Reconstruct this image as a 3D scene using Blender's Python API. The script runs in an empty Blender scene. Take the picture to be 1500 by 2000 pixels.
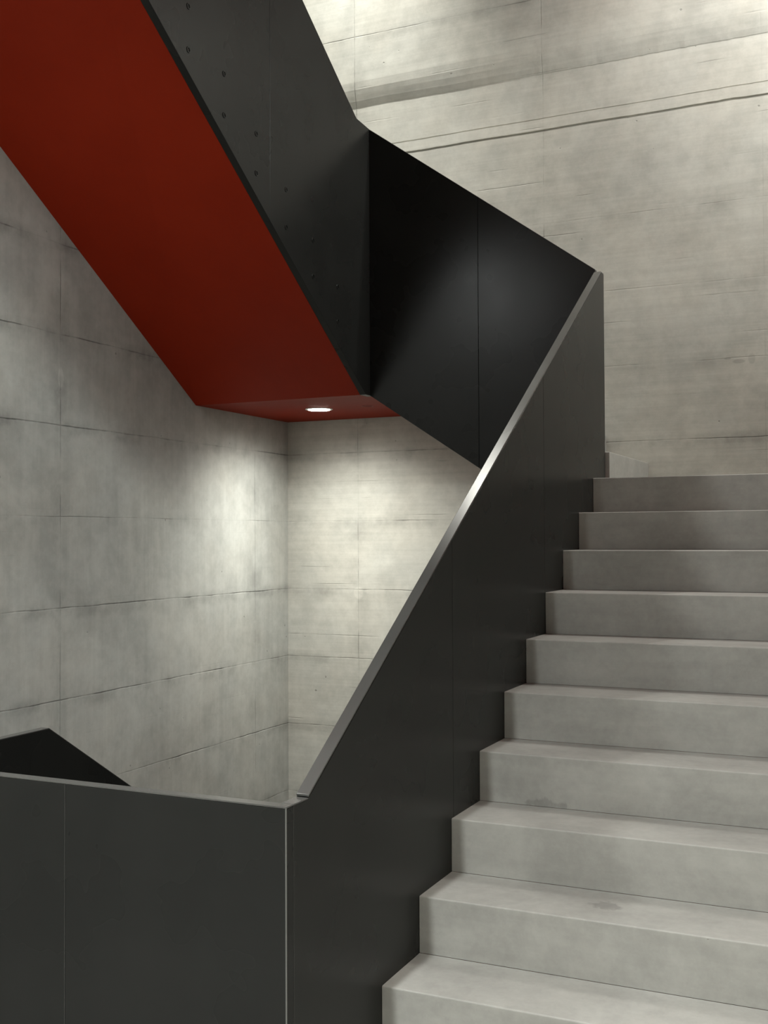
import bpy, bmesh, math, random
from mathutils import Vector, Matrix
random.seed(7)
SC = bpy.context.scene
COL = SC.collection
FZ = 1.59                       # eye height above the near landing; all heights below are relative to the eye

# ------------------------------------------------------------------ camera, world, exposure
F, YAW, PITCH, ROLL = 2170.4, 0.43293, 0.02276, -0.00444
cd = bpy.data.cameras.new('camera')
cam = bpy.data.objects.new('camera', cd)
COL.objects.link(cam)
SC.camera = cam
cd.sensor_fit = 'VERTICAL'
cd.sensor_height = 36.0
cd.lens = 36.0 * F / 2000.0
cd.clip_start = 0.05
fw = Vector((-math.sin(YAW) * math.cos(PITCH), math.cos(YAW) * math.cos(PITCH), math.sin(PITCH)))
rt = Vector((math.cos(YAW), math.sin(YAW), 0))
up = rt.cross(fw)
r2 = math.cos(ROLL) * rt + math.sin(ROLL) * up
u2 = -math.sin(ROLL) * rt + math.cos(ROLL) * up
m = Matrix((r2, u2, -fw)).transposed().to_4x4()
m.translation = Vector((0, 0, FZ))
cam.matrix_world = m

w = bpy.data.worlds.new('world')
SC.world = w
w.use_nodes = True
w.node_tree.nodes['Background'].inputs[0].default_value = (0.85, 0.9, 1.0, 1)
w.node_tree.nodes['Background'].inputs[1].default_value = 0.02
SC.view_settings.view_transform = 'Standard'
SC.view_settings.look = 'None'
SC.view_settings.gamma = 1
SC.view_settings.use_curve_mapping = False
SC.view_settings.exposure = 0.0

H = 4.42                        # storey height, 26 risers
# downlights: (x, y, z of the soffit they sit in, watts, key)
WARM = (0.98, 0.97, 0.89)
NEUT = (0.985, 0.98, 0.91)
COOL = (0.95, 0.99, 0.97)
# x, y, z, watts, colour, wide part, narrow part, exponent of the narrow part, cut-off cosines, label
LAMPS = [
    (-3.16, 5.91, 0.775, 128, WARM, 0.05, 2.5, 3.45, (0.08, 0.50), 'round white recessed downlight glowing in the red landing soffit'),
    (-3.16, 5.91, 0.775 + H, 1080, NEUT, 1.0, 0.0, 3.0, (0.83, 0.98), 'round downlight high above the corner landing, out of frame'),
    (-0.45, 5.91, -0.24 + H, 170, NEUT, 1.0, 0.2, 3.0, (0.50, 0.80), 'round downlight high above the top of the stair flight, out of frame'),
    (-1.50, 0.35, 2.31, 430, COOL, 0.0, 4.0, 3.0, (0.10, 0.60), 'round downlight over the middle of the near landing, out of frame'),
    (-0.20, 1.30, 2.31, 225, NEUT, 0.0, 2.5, 3.0, (0.56, 0.98), 'round downlight over the near landing before the steps, out of frame'),
    (-3.12, 1.95, 2.31, 290, COOL, 1.0, 0.0, 3.0, (0.05, 0.50), 'wide round fill lamp added over the near landing beside the left wall, out of frame'),  # added fill lamp, made wide to soften its reflection and shadows
]

# left-wall fill light, with an added unseen window in the right wall: y0, y1, z0, z1 (eye-relative), watts
FILL_WIN = (4.78, 5.98, 2.65, 3.75, 88)
wl = bpy.data.lights.new('fill_daylight', 'AREA')
wl.shape = 'RECTANGLE'
wl.size, wl.size_y = FILL_WIN[1] - FILL_WIN[0] - 0.06, FILL_WIN[3] - FILL_WIN[2] - 0.06
wl.energy = FILL_WIN[4]
wl.color = (0.94, 0.99, 0.95)
wo = bpy.data.objects.new('fill_daylight', wl)
COL.objects.link(wo)
wo.matrix_world = Matrix(((0, 0, 1, 0.78 + 0.02), (1, 0, 0, (FILL_WIN[0] + FILL_WIN[1]) / 2), (0, 1, 0, (FILL_WIN[2] + FILL_WIN[3]) / 2 + FZ), (0, 0, 0, 1)))

# ------------------------------------------------------------------ node helpers
class NT:
    def __init__(s, name):
        s.m = bpy.data.materials.new(name)
        s.m.use_nodes = True
        s.t = s.m.node_tree
        s.b = s.t.nodes['Principled BSDF']
        tc = s.t.nodes.new('ShaderNodeTexCoord')
        s.co = tc.outputs['Object']
        sp = s.t.nodes.new('ShaderNodeSeparateXYZ')
        s.link(s.co, sp.inputs[0])
        s.x, s.y, s.z = sp.outputs
    def link(s, a, b):
        s.t.links.new(a, b)
    def put(s, v, sock):
        if isinstance(v, (int, float)):
            sock.default_value = v
        elif isinstance(v, tuple):
            sock.default_value = v if len(v) == len(sock.default_value) else v + (1,)
        else:
            s.link(v, sock)
    def math(s, op, a, b=0.0, c=0.0, clamp=False):
        n = s.t.nodes.new('ShaderNodeMath')
        n.operation = op
        n.use_clamp = clamp
        for i, v in enumerate((a, b, c)):
            s.put(v, n.inputs[i])
        return n.outputs[0]
    def vec(s, x, y, z):
        n = s.t.nodes.new('ShaderNodeCombineXYZ')
        s.put(x, n.inputs[0]); s.put(y, n.inputs[1]); s.put(z, n.inputs[2])
        return n.outputs[0]
    def scaled(s, sx, sy, sz):
        n = s.t.nodes.new('ShaderNodeVectorMath')
        n.operation = 'MULTIPLY'
        s.link(s.co, n.inputs[0])
        n.inputs[1].default_value = (sx, sy, sz)
        return n.outputs[0]
    def noise(s, vec, scale, detail=4, rough=0.55, dist=0.0):
        n = s.t.nodes.new('ShaderNodeTexNoise')
        s.link(vec, n.inputs['Vector'])
        n.inputs['Scale'].default_value = scale
        n.inputs['Detail'].default_value = detail
        n.inputs['Roughness'].default_value = rough
        n.inputs['Distortion'].default_value = dist
        return n.outputs['Fac']
    def rng(s, v, a, b, c=0.0, d=1.0, smooth=True):
        n = s.t.nodes.new('ShaderNodeMapRange')
        if smooth:
            n.interpolation_type = 'SMOOTHSTEP'
        s.put(v, n.inputs[0])
        for i, q in enumerate((a, b, c, d)):
            s.put(q, n.inputs[i + 1])
        return n.outputs[0]
    def mix(s, f, a, b, mode='MIX'):
        n = s.t.nodes.new('ShaderNodeMix')
        n.data_type = 'RGBA'
        n.blend_type = mode
        s.put(f, n.inputs[0]); s.put(a, n.inputs[6]); s.put(b, n.inputs[7])
        return n.outputs[2]
    def voronoi(s, vec, scale):
        n = s.t.nodes.new('ShaderNodeTexVoronoi')
        s.link(vec, n.inputs['Vector'])
        n.inputs['Scale'].default_value = scale
        return n.outputs['Distance'], n.outputs['Color']
    def line(s, coord, pos, width, soft):
        """1 on a thin line at coord = pos"""
        d = s.math('ABSOLUTE', s.math('SUBTRACT', coord, pos))
        return s.rng(d, width, width + soft, 1.0, 0.0)
    def bump(s, h, strength, dist):
        n = s.t.nodes.new('ShaderNodeBump')
        n.inputs['Strength'].default_value = strength
        n.inputs['Distance'].default_value = dist
        s.link(h, n.inputs['Height'])
        s.link(n.outputs[0], s.b.inputs['Normal'])

def concrete_wall(name, axis, hl, vl, plugs=(), base=(0.50, 0.492, 0.452), streak='v', board=0.5):
    t = NT(name)
    a = t.y if axis == 'y' else t.x
    wob = t.math('MULTIPLY', t.math('SUBTRACT', t.noise(t.co, 5, 2), 0.5), 0.012)
    zz = t.math('ADD', t.z, wob)
    aa = t.math('ADD', a, t.math('MULTIPLY', wob, 0.4))
    # cloudy tone
    cloud = t.noise(t.co, 1.3, 5, 0.62, 0.4)
    fine = t.noise(t.co, 9, 6, 0.7)
    if streak == 'v':
        st = t.noise(t.scaled(14, 14, 0.9), 1.0, 4, 0.6)
    else:
        st = t.noise(t.scaled(0.8, 0.8, 26), 1.0, 5, 0.65)
    st2 = t.noise(t.scaled(1.2, 1.2, 60), 1.0, 3, 0.6) if streak == 'h' else t.noise(t.scaled(40, 40, 2.2), 1.0, 3, 0.6)
    v = t.math('ADD', t.rng(cloud, 0.3, 0.72, 0.86, 1.08), t.rng(fine, 0.3, 0.7, -0.09, 0.08))
    v = t.math('ADD', v, t.rng(st, 0.3, 0.72, -0.04, 0.04))
    v = t.math('ADD', v, t.rng(st2, 0.3, 0.7, -0.02, 0.02))
    # formwork joints
    lines = 0.0
    soft = 0.0
    patch = t.rng(t.noise(t.scaled(2.2, 2.2, 3.1), 1.0, 4, 0.7), 0.42, 0.62, 0.12, 1.0)
    halo_n = t.rng(t.noise(t.scaled(5, 5, 5), 1.0, 4, 0.6), 0.38, 0.68, 0.0, 1.0)
    for z, s_ in hl:
        lines = t.math('MAXIMUM', lines, t.math('MULTIPLY', t.line(zz, z, 0.0012, 0.0035), s_))
        soft = t.math('MAXIMUM', soft, t.math('MULTIPLY', t.line(zz, z - 0.012, 0.004, 0.06), s_))
    for p, s_ in vl:
        lines = t.math('MAXIMUM', lines, t.math('MULTIPLY', t.line(aa, p, 0.0010, 0.003), s_))
        soft = t.math('MAXIMUM', soft, t.math('MULTIPLY', t.line(aa, p, 0.004, 0.11), s_ * 0.8))
    lines = t.math('MULTIPLY', lines, patch)
    soft = t.math('MULTIPLY', soft, halo_n)
    v = t.math('SUBTRACT', v, t.math('MULTIPLY', lines, 0.42))
    v = t.math('SUBTRACT', v, t.math('MULTIPLY', soft, 0.26))
    # thin board marks
    bz = t.math('FRACT', t.math('MULTIPLY', t.math('ADD', t.z, t.math('MULTIPLY', wob, 0.8)), 1 / 0.1118))
    bl = t.line(bz, 0.5, 0.004, 0.035)
    bm = t.rng(t.noise(t.scaled(1.7, 1.7, 9), 1.0, 3, 0.6), 0.55, 0.66)
    boards = t.math('MULTIPLY', t.math('MULTIPLY', bl, bm), board)
    v = t.math('SUBTRACT', v, t.math('MULTIPLY', boards, 0.22))
    # air holes
    d, c = t.voronoi(t.co, 8)
    hs = t.rng(t.noise(t.co, 31.7, 1), 0.35, 0.7, 0.0, 0.055)
    sel = t.math('GREATER_THAN', t.noise(t.co, 2.1, 2), 0.44)
    hole = t.math('MULTIPLY', t.rng(t.math('SUBTRACT', d, hs), 0.0, 0.018, 1.0, 0.0), sel)
    v = t.math('SUBTRACT', v, t.math('MULTIPLY', hole, 0.28))
    # filled tie holes and repair spots
    for pa, pz, ra, rz, dv in plugs:
        e = t.math('ADD', t.math('POWER', t.math('DIVIDE', t.math('SUBTRACT', aa, pa), ra), 2.0),
                   t.math('POWER', t.math('DIVIDE', t.math('SUBTRACT', zz, pz), rz), 2.0))
        v = t.math('ADD', v, t.math('MULTIPLY', t.rng(e, 0.5, 1.3, 1.0, 0.0), dv))
    tint = t.mix(t.rng(t.noise(t.co, 2.3, 3), 0.35, 0.65), (1.0, 0.992, 0.97), (0.992, 1.0, 0.995))
    colr = t.mix(1.0, base, tint, 'MULTIPLY')
    colr = t.mix(1.0, colr, t.vec(v, v, v), 'MULTIPLY')
    t.link(colr, t.b.inputs['Base Color'])
    t.b.inputs['Roughness'].default_value = 0.72
    t.b.inputs['Specular IOR Level'].default_value = 0.3
    h = t.math('SUBTRACT', t.math('MULTIPLY', st2, 0.15), t.math('MULTIPLY', lines, 1.2))
    h = t.math('SUBTRACT', h, hole)
    h = t.math('ADD', h, t.math('MULTIPLY', fine, 0.35))
    h = t.math('SUBTRACT', h, t.math('MULTIPLY', boards, 0.6))
    t.bump(h, 0.5, 0.004)
    return t.m

def step_concrete(name, base=(0.368, 0.362, 0.338), spots=()):
    t = NT(name)
    cloud = t.noise(t.co, 3.2, 6, 0.65, 0.3)
    fine = t.noise(t.co, 34, 4, 0.7)
    v = t.math('ADD', t.rng(cloud, 0.3, 0.7, 0.86, 1.08), t.rng(fine, 0.3, 0.7, -0.04, 0.04))
    # trowel pull marks
    st = t.noise(t.scaled(2, 5, 16), 1.0, 4, 0.6)
    v = t.math('ADD', v, t.rng(st, 0.3, 0.7, -0.05, 0.05))
    d, c = t.voronoi(t.co, 14)
    sel = t.math('GREATER_THAN', t.noise(t.co, 3.3, 1), 0.56)
    hole = t.math('MULTIPLY', t.rng(d, 0.02, 0.05, 1.0, 0.0), sel)
    v = t.math('SUBTRACT', v, t.math('MULTIPLY', hole, 0.12))
    for (cx, cy, cz), (ra, rb, rc), dv in spots:
        e = 0.0
        for q, cq, rq in ((t.x, cx, ra), (t.y, cy, rb), (t.z, cz, rc)):
            e = t.math('ADD', e, t.math('POWER', t.math('ABSOLUTE', t.math('DIVIDE', t.math('SUBTRACT', q, cq), rq)), 1.2))
        e = t.math('ADD', e, t.rng(t.noise(t.scaled(40, 40, 12), 1.0, 4, 0.6), 0.3, 0.7, -0.35, 0.35))
        v = t.math('SUBTRACT', v, t.math('MULTIPLY', t.rng(e, 0.6, 1.15, 1.0, 0.0), dv))
    colr = t.mix(1.0, base, t.vec(v, v, v), 'MULTIPLY')
    t.link(colr, t.b.inputs['Base Color'])
    t.b.inputs['Roughness'].default_value = 0.6
    t.b.inputs['Specular IOR Level'].default_value = 0.35
    t.bump(t.math('SUBTRACT', t.math('ADD', t.math('MULTIPLY', fine, 0.3), cloud), hole), 0.35, 0.003)
    return t.m

def steel(name, base=(0.0170, 0.0173, 0.0162), rough=0.28, spec=0.14, metallic=0.0, grain=0.02):
    t = NT(name)
    n = t.noise(t.co, 2.4, 3, 0.6)
    v = t.rng(n, 0.3, 0.7, 0.90, 1.10)
    t.link(t.mix(1.0, base, t.vec(v, v, v), 'MULTIPLY'), t.b.inputs['Base Color'])
    t.link(t.rng(n, 0.3, 0.7, rough - 0.02, rough + 0.02), t.b.inputs['Roughness'])
    t.b.inputs['Specular IOR Level'].default_value = spec
    t.b.inputs['Metallic'].default_value = metallic
    return t.m

def red_paint():
    t = NT('red_paint')
    n = t.noise(t.co, 1.7, 4, 0.6)
    colr = t.mix(t.rng(n, 0.3, 0.7), (0.225, 0.016, 0.004), (0.25, 0.019, 0.005))
    t.link(colr, t.b.inputs['Base Color'])
    t.b.inputs['Roughness'].default_value = 0.55
    t.b.inputs['Specular IOR Level'].default_value = 0.08
    t.bump(t.noise(t.co, 160, 2), 0.05, 0.001)
    return t.m

def plain(name, col, rough=0.5, metallic=0.0, em=None):
    t = NT(name)
    v = t.rng(t.noise(t.co, 20, 2), 0.3, 0.7, 0.95, 1.05)
    t.link(t.mix(1.0, col, t.vec(v, v, v), 'MULTIPLY'), t.b.inputs['Base Color'])
    t.b.inputs['Roughness'].default_value = rough
    t.b.inputs['Metallic'].default_value = metallic
    if em:
        t.b.inputs['Emission Color'].default_value = em[0] + (1,)
        t.b.inputs['Emission Strength'].default_value = em[1]
    return t.m

# joints on the walls, in world height (eye-relative + FZ)
J = [0.555 - 0.4475 * k for k in range(-12, 14)]
LEFTJ = [(z + FZ, 1.0 if abs(z) > 0.2 or z > 0.5 else 0.55) for z in J]
BACKJ = [(z + FZ, 0.8) for z in J if z < 0.7] + [(z + FZ, 0.35) for z in J if 0.7 < z < 2.2] + [(3.275 + FZ, 0.7), (3.75 + FZ, 0.6)]
M_LEFT = concrete_wall('concrete_left_wall', 'y', LEFTJ, [(2.46, .5), (4.267, .8), (6.079, .7), (0.65, .5)],
                       [(4.267, 0.79 + FZ, 0.022, 0.05, 0.20), (4.267, 0.70 + FZ, 0.05, 0.10, -0.10), (5.50, 0.735 + FZ, 0.05, 0.03, -0.05)], base=(0.478, 0.485, 0.462), streak='v', board=0.12)
M_BACK = concrete_wall('concrete_back_wall', 'x', BACKJ, [(-3.19, .8), (-1.927, .6), (-0.66, .15), (0.6, .5)],
                       [(-3.19, 0.76 + FZ, 0.05, 0.045, 0.16), (-3.19, -0.36 + FZ, 0.035, 0.04, 0.16), (-3.19, -0.40 + FZ, 0.10, 0.06, -0.05), (-0.80, 0.98 + FZ, 0.035, 0.012, -0.20), (-0.73, 0.99 + FZ, 0.02, 0.03, -0.14), (-0.86, 1.0 + FZ, 0.02, 0.006, -0.25)],
                       streak='h', board=0.9)
M_WALL = concrete_wall('concrete_wall', 'y', [(z + FZ, 0.8) for z in J[::3]], [], streak='v', board=0.2)
M_STEP = step_concrete('step_concrete')
M_FLOOR = step_concrete('floor_concrete')
M_STAINED = step_concrete('stained_step_concrete', spots=[((-0.518, 0.947, 0.510), (0.058, 0.038, 0.01), 0.22), ((-0.818, 1.344, 0.688), (0.085, 0.012, 0.024), 0.22)])
M_STEEL = steel('black_steel')
M_RAIL = steel('brushed_steel_edge', (0.10, 0.10, 0.095), 0.22, 0.8, 0.4, 0.0)
M_EDGE = steel('edge_highlight', (0.19, 0.19, 0.18), 0.35, 0.5, 0.5, 0.0)  # pale colour for the light a bevelled corner would catch
M_RED = red_paint()
M_TRIM = plain('lamp_trim', (0.75, 0.75, 0.72), 0.4)
M_GLOW = plain('lamp_diffuser', (0.9, 0.9, 0.88), 0.4, 0.0, ((1.0, 0.96, 0.86), 26.0))
M_GLOW2 = plain('fill_lamp_diffuser', (0.9, 0.9, 0.88), 0.4, 0.0, ((0.96, 1.0, 0.97), 6.0))  # glowing disc of the added fill lamp

# ------------------------------------------------------------------ mesh helpers
def tag(o, label=None, cat=None, group=None, kind=None):
    if label: o['label'] = label
    if cat: o['category'] = cat
    if group: o['group'] = group
    if kind: o['kind'] = kind
    return o

def empty(name, loc, label, cat, group=None):
    o = bpy.data.objects.new(name, None)
    COL.objects.link(o)
    o.location = (loc[0], loc[1], loc[2] + FZ)
    return tag(o, label, cat, group)

def build(name, bm, mat, parent=None, bevel=0.0, seg=2, smooth=False):
    """bm holds eye-relative coordinates; the object keeps its parent's frame"""
    org = Vector((0, 0, 0)) if parent is None else Vector(parent['_w'])
    for v in bm.verts:
        v.co = v.co + Vector((0, 0, FZ)) - org
    bmesh.ops.recalc_face_normals(bm, faces=bm.faces)
    me = bpy.data.meshes.new(name)
    bm.to_mesh(me)
    bm.free()
    me.materials.append(mat)
    if smooth:
        for p in me.polygons: p.use_smooth = True
    o = bpy.data.objects.new(name, me)
    COL.objects.link(o)
    if parent is not None:
        o.parent = parent
    if bevel > 0:
        b = o.modifiers.new('bevel', 'BEVEL')
        b.width = bevel
        b.segments = seg
        b.limit_method = 'ANGLE'
        b.angle_limit = math.radians(20)
        b.harden_normals = False
    return o

def world_of(o):
    o['_w'] = tuple(o.location)
    return o

def prism(bm, pts, axis, a, b):
    """extrude polygon pts along axis from a to b. axis 'x': pts are (y,z); axis 'y': pts are (x,z); 'z': (x,y)"""
    def P(p, v):
        return {'x': (v, p[0], p[1]), 'y': (p[0], v, p[1]), 'z': (p[0], p[1], v)}[axis]
    A = [bm.verts.new(P(p, a)) for p in pts]
    B = [bm.verts.new(P(p, b)) for p in pts]
    bm.faces.new(A)
    bm.faces.new(B[::-1])
    n = len(pts)
    for i in range(n):
        bm.faces.new((A[i], A[(i + 1) % n], B[(i + 1) % n], B[i]))

def box(bm, x0, x1, y0, y1, z0, z1):
    prism(bm, [(x0, y0), (x1, y0), (x1, y1), (x0, y1)], 'z', z0, z1)

def cyl(bm, c, r, h, axis='z', seg=40, r2=None):
    mt = {'z': Matrix.Identity(4), 'x': Matrix.Rotation(math.pi / 2, 4, 'Y')}[axis]
    bmesh.ops.create_cone(bm, cap_ends=True, segments=seg, radius1=r, radius2=r if r2 is None else r2, depth=h,
                          matrix=Matrix.Translation(c) @ mt)

def lathe(bm, c, prof, axis='z', seg=48):
    """closed ring from profile [(r, h)] around axis through c"""
    rings = []
    for k in range(seg):
        a = 2 * math.pi * k / seg
        row = []
        for r, h in prof:
            if axis == 'z': p = (c[0] + r * math.cos(a), c[1] + r * math.sin(a), c[2] + h)
            else: p = (c[0] + h, c[1] + r * math.cos(a), c[2] + r * math.sin(a))
            row.append(bm.verts.new(p))
        rings.append(row)
    n = len(prof)
    for k in range(seg):
        A, B = rings[k], rings[(k + 1) % seg]
        for i in range(n):
            bm.faces.new((A[i], A[(i + 1) % n], B[(i + 1) % n], B[i]))

def NB(): return bmesh.new()

# ------------------------------------------------------------------ key dimensions (eye-relative, metres)
XS = -1.324          # near face of the balustrade beside the main flight
WT = 0.035           # balustrade thickness
XO = XS - WT
XC = -2.610          # well-side face of the upper left flight balustrade
XCO = XC - WT
XW = -3.715          # left wall
XR = 0.78            # right wall
YL = 2.305           # landing balustrade face
YLB = YL + WT
YB = 5.472           # well-side face of the far balustrade
YBB = YB + WT
YW = 6.50            # back wall
YN = -1.60           # wall behind the viewer
RH, TR = 0.17, 0.268905
Y0, Z0 = 5.2556, 0.2796
ZF = Z0 - 11 * RH    # near landing
ZT = -0.639          # rail level at the near landing
ZS = 0.775           # soffit of the corner landing
ZC = 1.2996          # corner landing floor
SD = 0.52            # structural depth
ZLO, ZHI = -6.2, 7.2

# ------------------------------------------------------------------ setting
def structure(name, bm, mat, **k):
    return tag(build(name, bm, mat, **k), kind='structure')

bm = NB(); box(bm, XW - 0.25, XW, YN, YW + 0.25, ZLO, ZHI)
structure('wall_left', bm, M_LEFT)

# back wall: the pour above the slab leans back towards a lip, with a recessed strip and an open joint below it
prof = [(YW + 0.25, ZLO), (YW, ZLO), (YW, 2.465), (YW + 0.010, 2.468), (YW + 0.010, 2.474), (YW - 0.003, 2.478), (YW - 0.002, 2.541),
        (YW + 0.004, 2.543), (YW + 0.004, 2.547), (YW, 2.549), (YW, 2.79), (YW, 2.812), (YW - 0.003, 2.816),
        (YW - 0.012, 2.85), (YW - 0.020, 2.89), (YW - 0.025, 2.93), (YW - 0.028, 2.98), (YW - 0.028, 3.6), (YW - 0.028, 4.2), (YW - 0.028, ZHI), (YW + 0.25, ZHI)]
bm = NB()
NX = 150
cols = []
rr = random.Random(3)
ph = [rr.random() * 6.28 for _ in range(8)]
for i in range(NX + 1):
    x = XW + (XR - XW) * i / NX
    wv = 0.006 + 0.002 * math.sin(x * 1.9 + ph[0]) + 0.002 * math.sin(x * 7 + ph[1]) + 0.004 * (rr.random() - .5)
    wg = 0.0015 * math.sin(x * 9 + ph[3]) + 0.0015 * (rr.random() - .5)
    if -0.95 < x < -0.75: wg += 0.004 * (rr.random() - .3)
    c = []
    for (y, z) in prof:
        dz = 0
        if 2.78 < z < 2.9: dz = wv
        if 2.46 < z < 2.48: dz = wg
        if 2.54 < z < 2.55: dz = wg * 0.6
        c.append(bm.verts.new((x, y, z + dz)))
    cols.append(c)
n = len(prof)
for i in range(NX):
    for j in range(n):
        bm.faces.new((cols[i][j], cols[i][(j + 1) % n], cols[i + 1][(j + 1) % n], cols[i + 1][j]))
bm.faces.new(cols[0]); bm.faces.new(cols[-1][::-1])
structure('wall_back', bm, M_BACK)

wy0, wy1, wz0, wz1, _ = FILL_WIN
bm = NB()
box(bm, XR, XR + 0.25, YN, wy0, ZLO, ZHI); box(bm, XR, XR + 0.25, wy1, YW + 0.25, ZLO, ZHI)
box(bm, XR, XR + 0.25, wy0, wy1, ZLO, wz0); box(bm, XR, XR + 0.25, wy0, wy1, wz1, ZHI)
structure('wall_right', bm, M_WALL)
bm = NB()
for a_, b_, c_, d_ in ((wy0, wy0 + .05, wz0, wz1), (wy1 - .05, wy1, wz0, wz1), (wy0 + .05, wy1 - .05, wz0, wz0 + .05), (wy0 + .05, wy1 - .05, wz1 - .05, wz1)):
    box(bm, XR + 0.03, XR + 0.09, a_ + .001, b_ - .001, c_ + .001, d_ - .001)
structure('fill_window_1', bm, M_STEEL)  # frame added around the fill light, out of view
bm = NB(); box(bm, XW - 0.25, XR + 0.25, YN - 0.25, YN, ZLO, ZHI)
structure('wall_front', bm, M_WALL)
bm = NB(); box(bm, XW, XR, YN, YL, ZF - 0.06, ZF); structure('floor', bm, M_FLOOR)
bm = NB(); box(bm, XW, XR, YN, YL, ZF - SD, ZF - 0.062); structure('floor', bm, M_RED)
bm = NB(); box(bm, XW, XR, YN, YL, ZF + H - SD, ZF + H); structure('ceiling', bm, M_RED)
# landing and flight that continue overhead
bm = NB(); box(bm, XO, XR, 5.30, YW - 0.02, Z0 + H - SD, Z0 + H); structure('ceiling', bm, M_RED)
bm = NB(); prism(bm, [(YL, ZF + H - SD), (2.47, ZF + H - SD), (5.30, Z0 + H - SD), (5.30, Z0 + H), (2.47, ZF + H + 0.1), (YL, ZF + H)], 'x', XO, XR); structure('ceiling', bm, M_RED)
bm = NB(); box(bm, XW, XCO, 5.42, YW - 0.02, ZS + H, ZC + H); structure('ceiling', bm, M_RED)
bm = NB(); box(bm, XW, XR, YN, YW, ZHI, ZHI + 0.2); structure('ceiling', bm, M_WALL)
bm = NB(); box(bm, XW, XR, YN, YW, ZLO - 0.2, ZLO); structure('floor', bm, M_FLOOR)

# ------------------------------------------------------------------ main stair flight
def flight_y(label, x0, x1, ytop, ztop, n, sgn, soffit_pts, cat='stairs', steps=True, gap=0.004, mat=M_STEP):
    """steps rising along +y (sgn 1) or -y (sgn -1); nosing k=0 is the top one"""
    e = world_of(empty('stair_flight', ((x0 + x1) / 2, ytop - sgn * n * TR, ztop - n * RH), label, cat))
    for k in range(n):
        y = ytop - sgn * k * TR
        z = ztop - k * RH
        y1 = y + sgn * (TR - 0.0002)
        bm = NB()
        if k == 0: y1 = y + sgn * 0.05 if sgn > 0 else y1
        rn = 0.0045
        P = [(y, z - RH + 0.0003)] + [(y + sgn * rn * (1 - math.cos(a_)), z - rn * (1 - math.sin(a_))) for a_ in (0, .4, .8, 1.2, math.pi / 2)] + [(y1, z), (y1, z - RH + 0.0003)]
        prism(bm, P, 'x', x0, x1)
        build('step', bm, M_STAINED if (n == 11 and k in (6, 8)) else mat, e, 0.0011, 2)
    return e

E1 = flight_y('wide grey concrete stair flight climbing beside the black balustrade on the right', XS + 0.0006, XR - 0.003, Y0, Z0, 11, 1, None)
bm = NB()
prism(bm, [(YL + 0.003, ZF - SD), (2.47, ZF - SD), (5.36, Z0 - SD), (YBB - 0.03, Z0 - SD), (YBB - 0.03, Z0 - RH), (Y0 + 0.03, Z0 - RH - 0.003), (Y0 - 9.9 * TR, ZF - 0.005), (YL + 0.003, ZF - 0.005)], 'x', XS + 0.003, XR - 0.003)
build('soffit', bm, M_RED, E1)
bm = NB(); box(bm, XS + 0.003, XR - 0.003, YL + 0.003, Y0 - 10 * TR - 0.0015, ZF - 0.004, ZF)
build('foot_slab', bm, M_STEP, E1, 0.001, 1)

# landing at the head of the main flight
E2 = world_of(empty('stair_landing', (-0.3, 6.0, Z0), 'grey concrete landing at the head of the main steps against the back wall', 'landing'))
bm = NB(); box(bm, XS + 0.003, XR - 0.001, Y0 + 0.0515, YW - 0.012, Z0 - RH + 0.003, Z0); build('slab', bm, M_STEP, E2, 0.002, 1)
bm = NB(); box(bm, XS + 0.003, XR - 0.003, YBB - 0.028, YW - 0.012, Z0 - SD, Z0 - RH); build('soffit', bm, M_RED, E2)

# short flight rising to the left along the back wall (k=0 first step)
def flight_b(dz, label):
    e = world_of(empty('stair_flight', (-1.9, 6.0, Z0 + dz), label, 'stairs'))
    xs = [-1.309 - 0.247 * k for k in range(5)] + [XC + 0.02]
    hh = (ZC - Z0) / 6
    for k in range(5):
        bm = NB()
        x1, x0 = xs[k], xs[k] - 0.2465 if k < 4 else XC + 0.021
        box(bm, x0, x1, YBB + 0.03, YW - 0.001, Z0 + dz + 0.0015 + k * hh - (0.025 if k else 0), Z0 + dz + (k + 1) * hh - 0.025)
        build('step', bm, M_STEP, e, 0.0035, 3)
    bm = NB()
    prism(bm, [(XC + 0.02, ZC + dz - hh), (XC + 0.02, ZS + dz + 0.004), (XS, -0.07 + dz), (XS, Z0 + dz + 0.001), (-1.5, Z0 + dz + 0.001)], 'y', YBB + 0.003, YW - 0.012)
    build('soffit', bm, M_RED, e)
    return e
flight_b(0, 'short concrete stair flight behind the far black balustrade, rising left along the back wall')
flight_b(-H, 'short concrete stair flight one storey below at the back of the well')

def corner_landing(dz, label, plate):
    e = world_of(empty('stair_landing', (-3.2, 6.0, ZC + dz), label, 'landing'))
    bm = NB(); box(bm, XW + 0.002, XC + 0.02, YBB + 0.003, YW - 0.012, ZC + dz - 0.17, ZC + dz)
    build('slab', bm, M_STEP, e)
    bm = NB()
    box(bm, XW + 0.002, XC + 0.0195, YBB + 0.003, YW - 0.001, ZS + dz, ZC + dz - 0.172)
    build('soffit', bm, M_RED, e)
    if plate:
        bm = NB(); lathe(bm, (-2.833, 5.90, ZS - 0.0015), [(0.030, 0), (0.034, 0), (0.034, 0.0015), (0.030, 0.0015)])
        tag(build('cover_plate', bm, plain('plate_edge', (0.16, 0.02, 0.012), 0.5), e), 'small round plate outlined in the red paint')
    return e
corner_landing(0, 'corner landing slab with flat red soffit holding the glowing downlight', True)
corner_landing(-H, 'corner landing slab one storey below, grey top in the far left corner', False)

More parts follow.
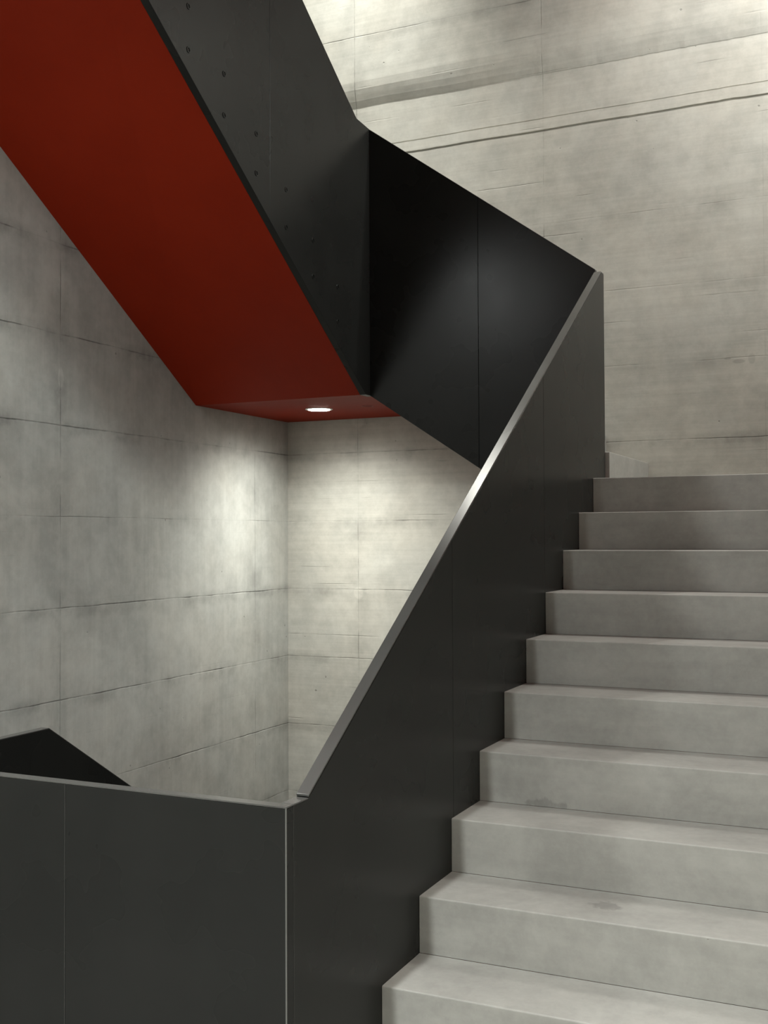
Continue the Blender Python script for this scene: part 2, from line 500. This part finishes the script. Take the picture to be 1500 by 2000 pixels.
# upper left flight, coming towards the viewer; red underside
def flight_c(dz, label):
    e = world_of(empty('stair_flight', (-3.2, 5.2, ZC + dz), label, 'stairs'))
    x0, x1 = XW + 0.002, XCO - 0.001
    yT = 5.42
    # underside: right edge meets the balustrade, left edge meets the wall
    bm = NB()
    R_ = [(yT, ZS), (3.165, ZS + 0.681 * (yT - 3.165)), (YL + 0.002, ZS + 0.681 * (yT - 3.165))]
    L_ = [(yT, ZS), (3.10, ZS + 0.655 * (yT - 3.10)), (YL + 0.002, ZS + 0.655 * (yT - 3.10))]
    th = 0.28
    a = [bm.verts.new((x0, y, z + dz)) for y, z in L_]
    b = [bm.verts.new((x1, y, z + dz)) for y, z in R_]
    c = [bm.verts.new((x0, y, z + th + dz)) for y, z in L_]
    d = [bm.verts.new((x1, y, z + th + dz)) for y, z in R_]
    for i in range(2):
        bm.faces.new((a[i], a[i + 1], b[i + 1], b[i])); bm.faces.new((c[i], d[i], d[i + 1], c[i + 1]))
        bm.faces.new((a[i], c[i], c[i + 1], a[i + 1])); bm.faces.new((b[i], b[i + 1], d[i + 1], d[i]))
    bm.faces.new((a[0], b[0], d[0], c[0])); bm.faces.new((a[2], c[2], d[2], b[2]))
    # flat strip joining the corner landing
    box(bm, x0, x1, yT, YBB + 0.002, ZS + dz, ZS + th + dz)
    build('soffit', bm, M_RED, e)
    for k in range(9):
        y = 5.24 - k * 0.262
        bm = NB(); box(bm, x0, x1, y - 0.2615, y, ZC + dz + k * RH + 0.001, ZC + dz + (k + 1) * RH)
        build('step', bm, M_STEP, e, 0.0035, 3)
    bm = NB(); prism(bm, [(YBB + 0.002, ZC + dz), (5.241, ZC + dz), (2.90, ZC + 9 * RH + dz - 0.18), (3.05, ZC + dz + 1.20), (5.24, ZS + th + dz + 0.07), (YBB + 0.002, ZS + th + dz + 0.002)], 'x', x0, x1)
    build('waist', bm, M_STEP, e)
    return e
flight_c(0, 'red-soffited stair flight overhead at upper left, seen from below')
flight_c(-H, 'stair flight down from the near landing, hidden behind the small dark balustrade at lower left')

# ------------------------------------------------------------------ balustrades
GAP = 0.0009
def clip_poly(pts, lo, hi):
    """clip polygon (a,b) to lo<=a<=hi"""
    def clip(P, f, val):
        out = []
        for i in range(len(P)):
            p, q = P[i], P[(i + 1) % len(P)]
            a, b = f(p[0]), f(q[0])
            if a: out.append(p)
            if a != b:
                t_ = (val - p[0]) / (q[0] - p[0])
                out.append((val, p[1] + t_ * (q[1] - p[1])))
        return out
    P = clip(pts, lambda v: v >= lo - 1e-9, lo)
    return clip(P, lambda v: v <= hi + 1e-9, hi)

def balustrade(label, loc, axis, a, b, top, bottom, seams, rails, bev=0.0009, group='black sheet steel balustrades round the stair well'):
    """top/bottom: polylines (u,z) left to right; seams: u positions; plate between a and b on axis.
    rails: list of polylines that get their own cap strip"""
    e = world_of(empty('balustrade', loc, label, 'balustrade', group))
    poly = top + bottom[::-1]
    us = [top[0][0]] + list(seams) + [top[-1][0]]
    for i in range(len(us) - 1):
        lo, hi = us[i] + (GAP if i else 0), us[i + 1] - (GAP if i < len(us) - 2 else 0)
        P = clip_poly(poly, lo, hi)
        bm = NB(); prism(bm, P, axis, a, b)
        build('steel_panel', bm, M_STEEL, e, bev, 2)
    # caps
    for r in rails:
        th = r[0]
        pts = r[1]
        bm = NB()
        rows = []
        for u, z in pts:
            q = [(a, z + .0002), (b, z + .0002), (b, z + th), (a, z + th)]
            rows.append([bm.verts.new((p, u, h_) if axis == 'x' else (u, p, h_)) for p, h_ in q])
        for r0, r1 in zip(rows, rows[1:]):
            for i in range(4): bm.faces.new((r0[i], r0[(i + 1) % 4], r1[(i + 1) % 4], r1[i]))
        bm.faces.new(rows[0]); bm.faces.new(rows[-1][::-1])
        tag(build('top_rail', bm, M_RAIL, e, 0.0012, 2), 'paler brushed steel top edge')
    return e

# near landing
balustrade('dark grey steel landing balustrade in the lower left foreground, level top edge', (-2.0, YL, ZF), 'y', YL, YLB,
           [(XCO, ZT - .004), (XS, ZT - .004)], [(XCO, ZF - SD), (XS, ZF - SD)], [-1.990],
           [(0.004, [(XCO, ZT - .004), (XS, ZT - .004)])], bev=0.0022)
ED = bpy.data.objects['balustrade']
ED['_w'] = tuple(ED.location)
bm = NB(); box(bm, XS - 0.0030, XS + 0.0004, YL - 0.0004, YL + 0.0030, ZF + 0.001, ZT - 0.002)  # strip painting in the highlight on the corner bevel
tag(build('corner_highlight', bm, M_EDGE, ED, 0.001, 2), 'corner edge painted bright as a highlight')
bm = NB(); box(bm, -1.9904, -1.9896, YL - 0.0003, YL + 0.002, ZF + 0.001, ZT - 0.004)  # seam made pale to paint in light caught on its bevels
tag(build('seam', bm, M_RAIL, ED), 'thin vertical seam with a painted pale highlight')
# main flight
SA = (1.318 + 0.639) / (5.452 - 2.412)
ta = [(YLB + GAP, ZT - .004), (2.412, ZT - .004), (5.452, 1.312), (YBB, 1.312)]
EA = balustrade('tall black steel balustrade rising beside the wide concrete steps to a pointed top corner', (XS, 3.9, ZF), 'x', XO, XS,
           ta, [(YLB + GAP, ZF - SD), (2.47, ZF - SD), (5.36, Z0 - SD), (YBB, Z0 - SD)], [3.394, 4.442],
           [(0.004, [(YLB + GAP, ZT - .004), (2.412, ZT - .004)]), (0.006, [(2.416, ZT + 0.001), (5.452, 1.313), (YBB, 1.313)])])
bm = NB(); box(bm, XS - 0.002, XS + 0.0003, YLB + 0.0004, YLB + 0.0012, ZF + 0.001, ZT - 0.004)  # same painted bevel glint along the seam at the flight's foot
tag(build('seam', bm, M_RAIL, EA), 'thin vertical seam with a painted pale highlight')
# far side, rising left
tb = [(XC + 0.0003, 2.241), (XO - 0.0006, 1.335)]
balustrade('black steel balustrade on the far side of the well, sloping down to the right', (-2.0, YB, Z0), 'y', YB, YBB,
           tb, [(XC + 0.0003, ZS), (XO - 0.0006, -0.05)], [-1.980], [(0.003, tb)])
# upper left flight
yE = YL
tc = [(yE, 3.76), (2.95, 3.76), (5.318, 2.249), (YBB, 2.241)]
bc = [(yE, 2.31), (3.165, 2.31), (5.42, ZS), (YBB, ZS)]
EC = balustrade('black steel balustrade with bolt heads along the red-soffited flight at the top', (XC, 4.0, ZC), 'x', XCO, XC,
           tc, bc, [3.20, 4.408], [(0.003, tc)])
for (y, z) in [(3.757, 2.179), (3.757, 1.999), (4.023, 2.001), (4.023, 1.821), (4.288, 1.828), (4.288, 1.648), (4.556, 1.650), (4.556, 1.470), (4.822, 1.472), (4.822, 1.292), (5.088, 1.295), (5.088, 1.115), (3.49, 2.35), (3.49, 2.17)]:
    bm = NB()
    lathe(bm, (XC, y, z), [(0.0085, -0.001), (0.013, -0.001), (0.013, 0.0016), (0.0115, 0.0026), (0.0085, 0.0026)], 'x', 24)
    cyl(bm, (XC + 0.0008, y, z), 0.004, 0.0016, 'x', 6)
    build('bolt', bm, M_STEEL, EC)
# one storey down, beside the near landing
td = [(YLB + GAP, ZT - .004), (2.945, ZT - .004), (5.318, 2.249 - H), (YBB, 2.241 - H)]
bd = [(YLB + GAP, 2.31 - H), (3.165, 2.31 - H), (5.42, ZS - H), (YBB, ZS - H)]
balustrade('small dark steel balustrade peak showing behind the landing balustrade at far left', (XC, 3.6, ZF), 'x', XCO, XC,
           td, bd, [4.408], [(0.004, td)])
te = [(XC + 0.0003, 2.241 - H), (XO - 0.0006, 1.335 - H)]
balustrade('black steel balustrade at the back of the well one storey below', (-2.0, YB, Z0 - H), 'y', YB, YBB,
           te, [(XC + 0.0003, ZS - H), (XO - 0.0006, -0.05 - H)], [-1.98], [(0.003, te)])

# ------------------------------------------------------------------ downlights
def beam(ld, wide, core_k, BEAM_POW, BEAM_CUT):
    """reflector profile: full straight down, cut off towards the horizontal"""
    ld.use_nodes = True
    t = ld.node_tree
    em = t.nodes['Emission']
    tc = t.nodes.new('ShaderNodeTexCoord')
    sp = t.nodes.new('ShaderNodeSeparateXYZ')
    t.links.new(tc.outputs['Normal'], sp.inputs[0])
    def M(op, a, b=0.0):
        n = t.nodes.new('ShaderNodeMath'); n.operation = op
        for i, v in enumerate((a, b)):
            if isinstance(v, float): n.inputs[i].default_value = v
            else: t.links.new(v, n.inputs[i])
        return n.outputs[0]
    c = M('MULTIPLY', sp.outputs[2], -1.0)
    mr = t.nodes.new('ShaderNodeMapRange'); mr.interpolation_type = 'SMOOTHSTEP'
    t.links.new(c, mr.inputs[0])
    for i, v in enumerate(BEAM_CUT + (0.0, 1.0)): mr.inputs[i + 1].default_value = v
    core = M('POWER', M('MAXIMUM', c, 0.0), BEAM_POW)
    t.links.new(M('MULTIPLY', mr.outputs[0], M('ADD', M('MULTIPLY', core, core_k), wide)), em.inputs['Strength'])

for i, (x, y, z, W, c, wide, core_k, pw, cut, lab) in enumerate(LAMPS):
    e = world_of(empty('ceiling_light', (x, y, z), lab, 'lamp', 'recessed downlights'))
    q_ = 1.0 if i < 5 else 3.9
    bm = NB(); lathe(bm, (x, y, z), [(0.066 * q_, -0.0005), (0.066 * q_, -0.004), (0.066 * q_ + 0.016, -0.0035), (0.066 * q_ + 0.018, -0.0005)])
    build('trim_ring', bm, M_TRIM, e, smooth=False)
    bm = NB(); cyl(bm, (x, y, z - 0.0035), 0.0655 * q_, 0.005, 'z', 48)
    build('diffuser', bm, M_GLOW if i < 5 else M_GLOW2, e)
    ld = bpy.data.lights.new('lamp_light', 'POINT')
    ld.energy = W
    ld.color = c
    ld.shadow_soft_size = 0.06 if i < 5 else 0.25
    beam(ld, wide, core_k, pw, cut)
    lo = bpy.data.objects.new('lamp_light', ld)
    COL.objects.link(lo)
    lo.parent = e
    lo.location = (0, 0, -0.012)

for o in bpy.data.objects:
    if '_w' in o: del o['_w']
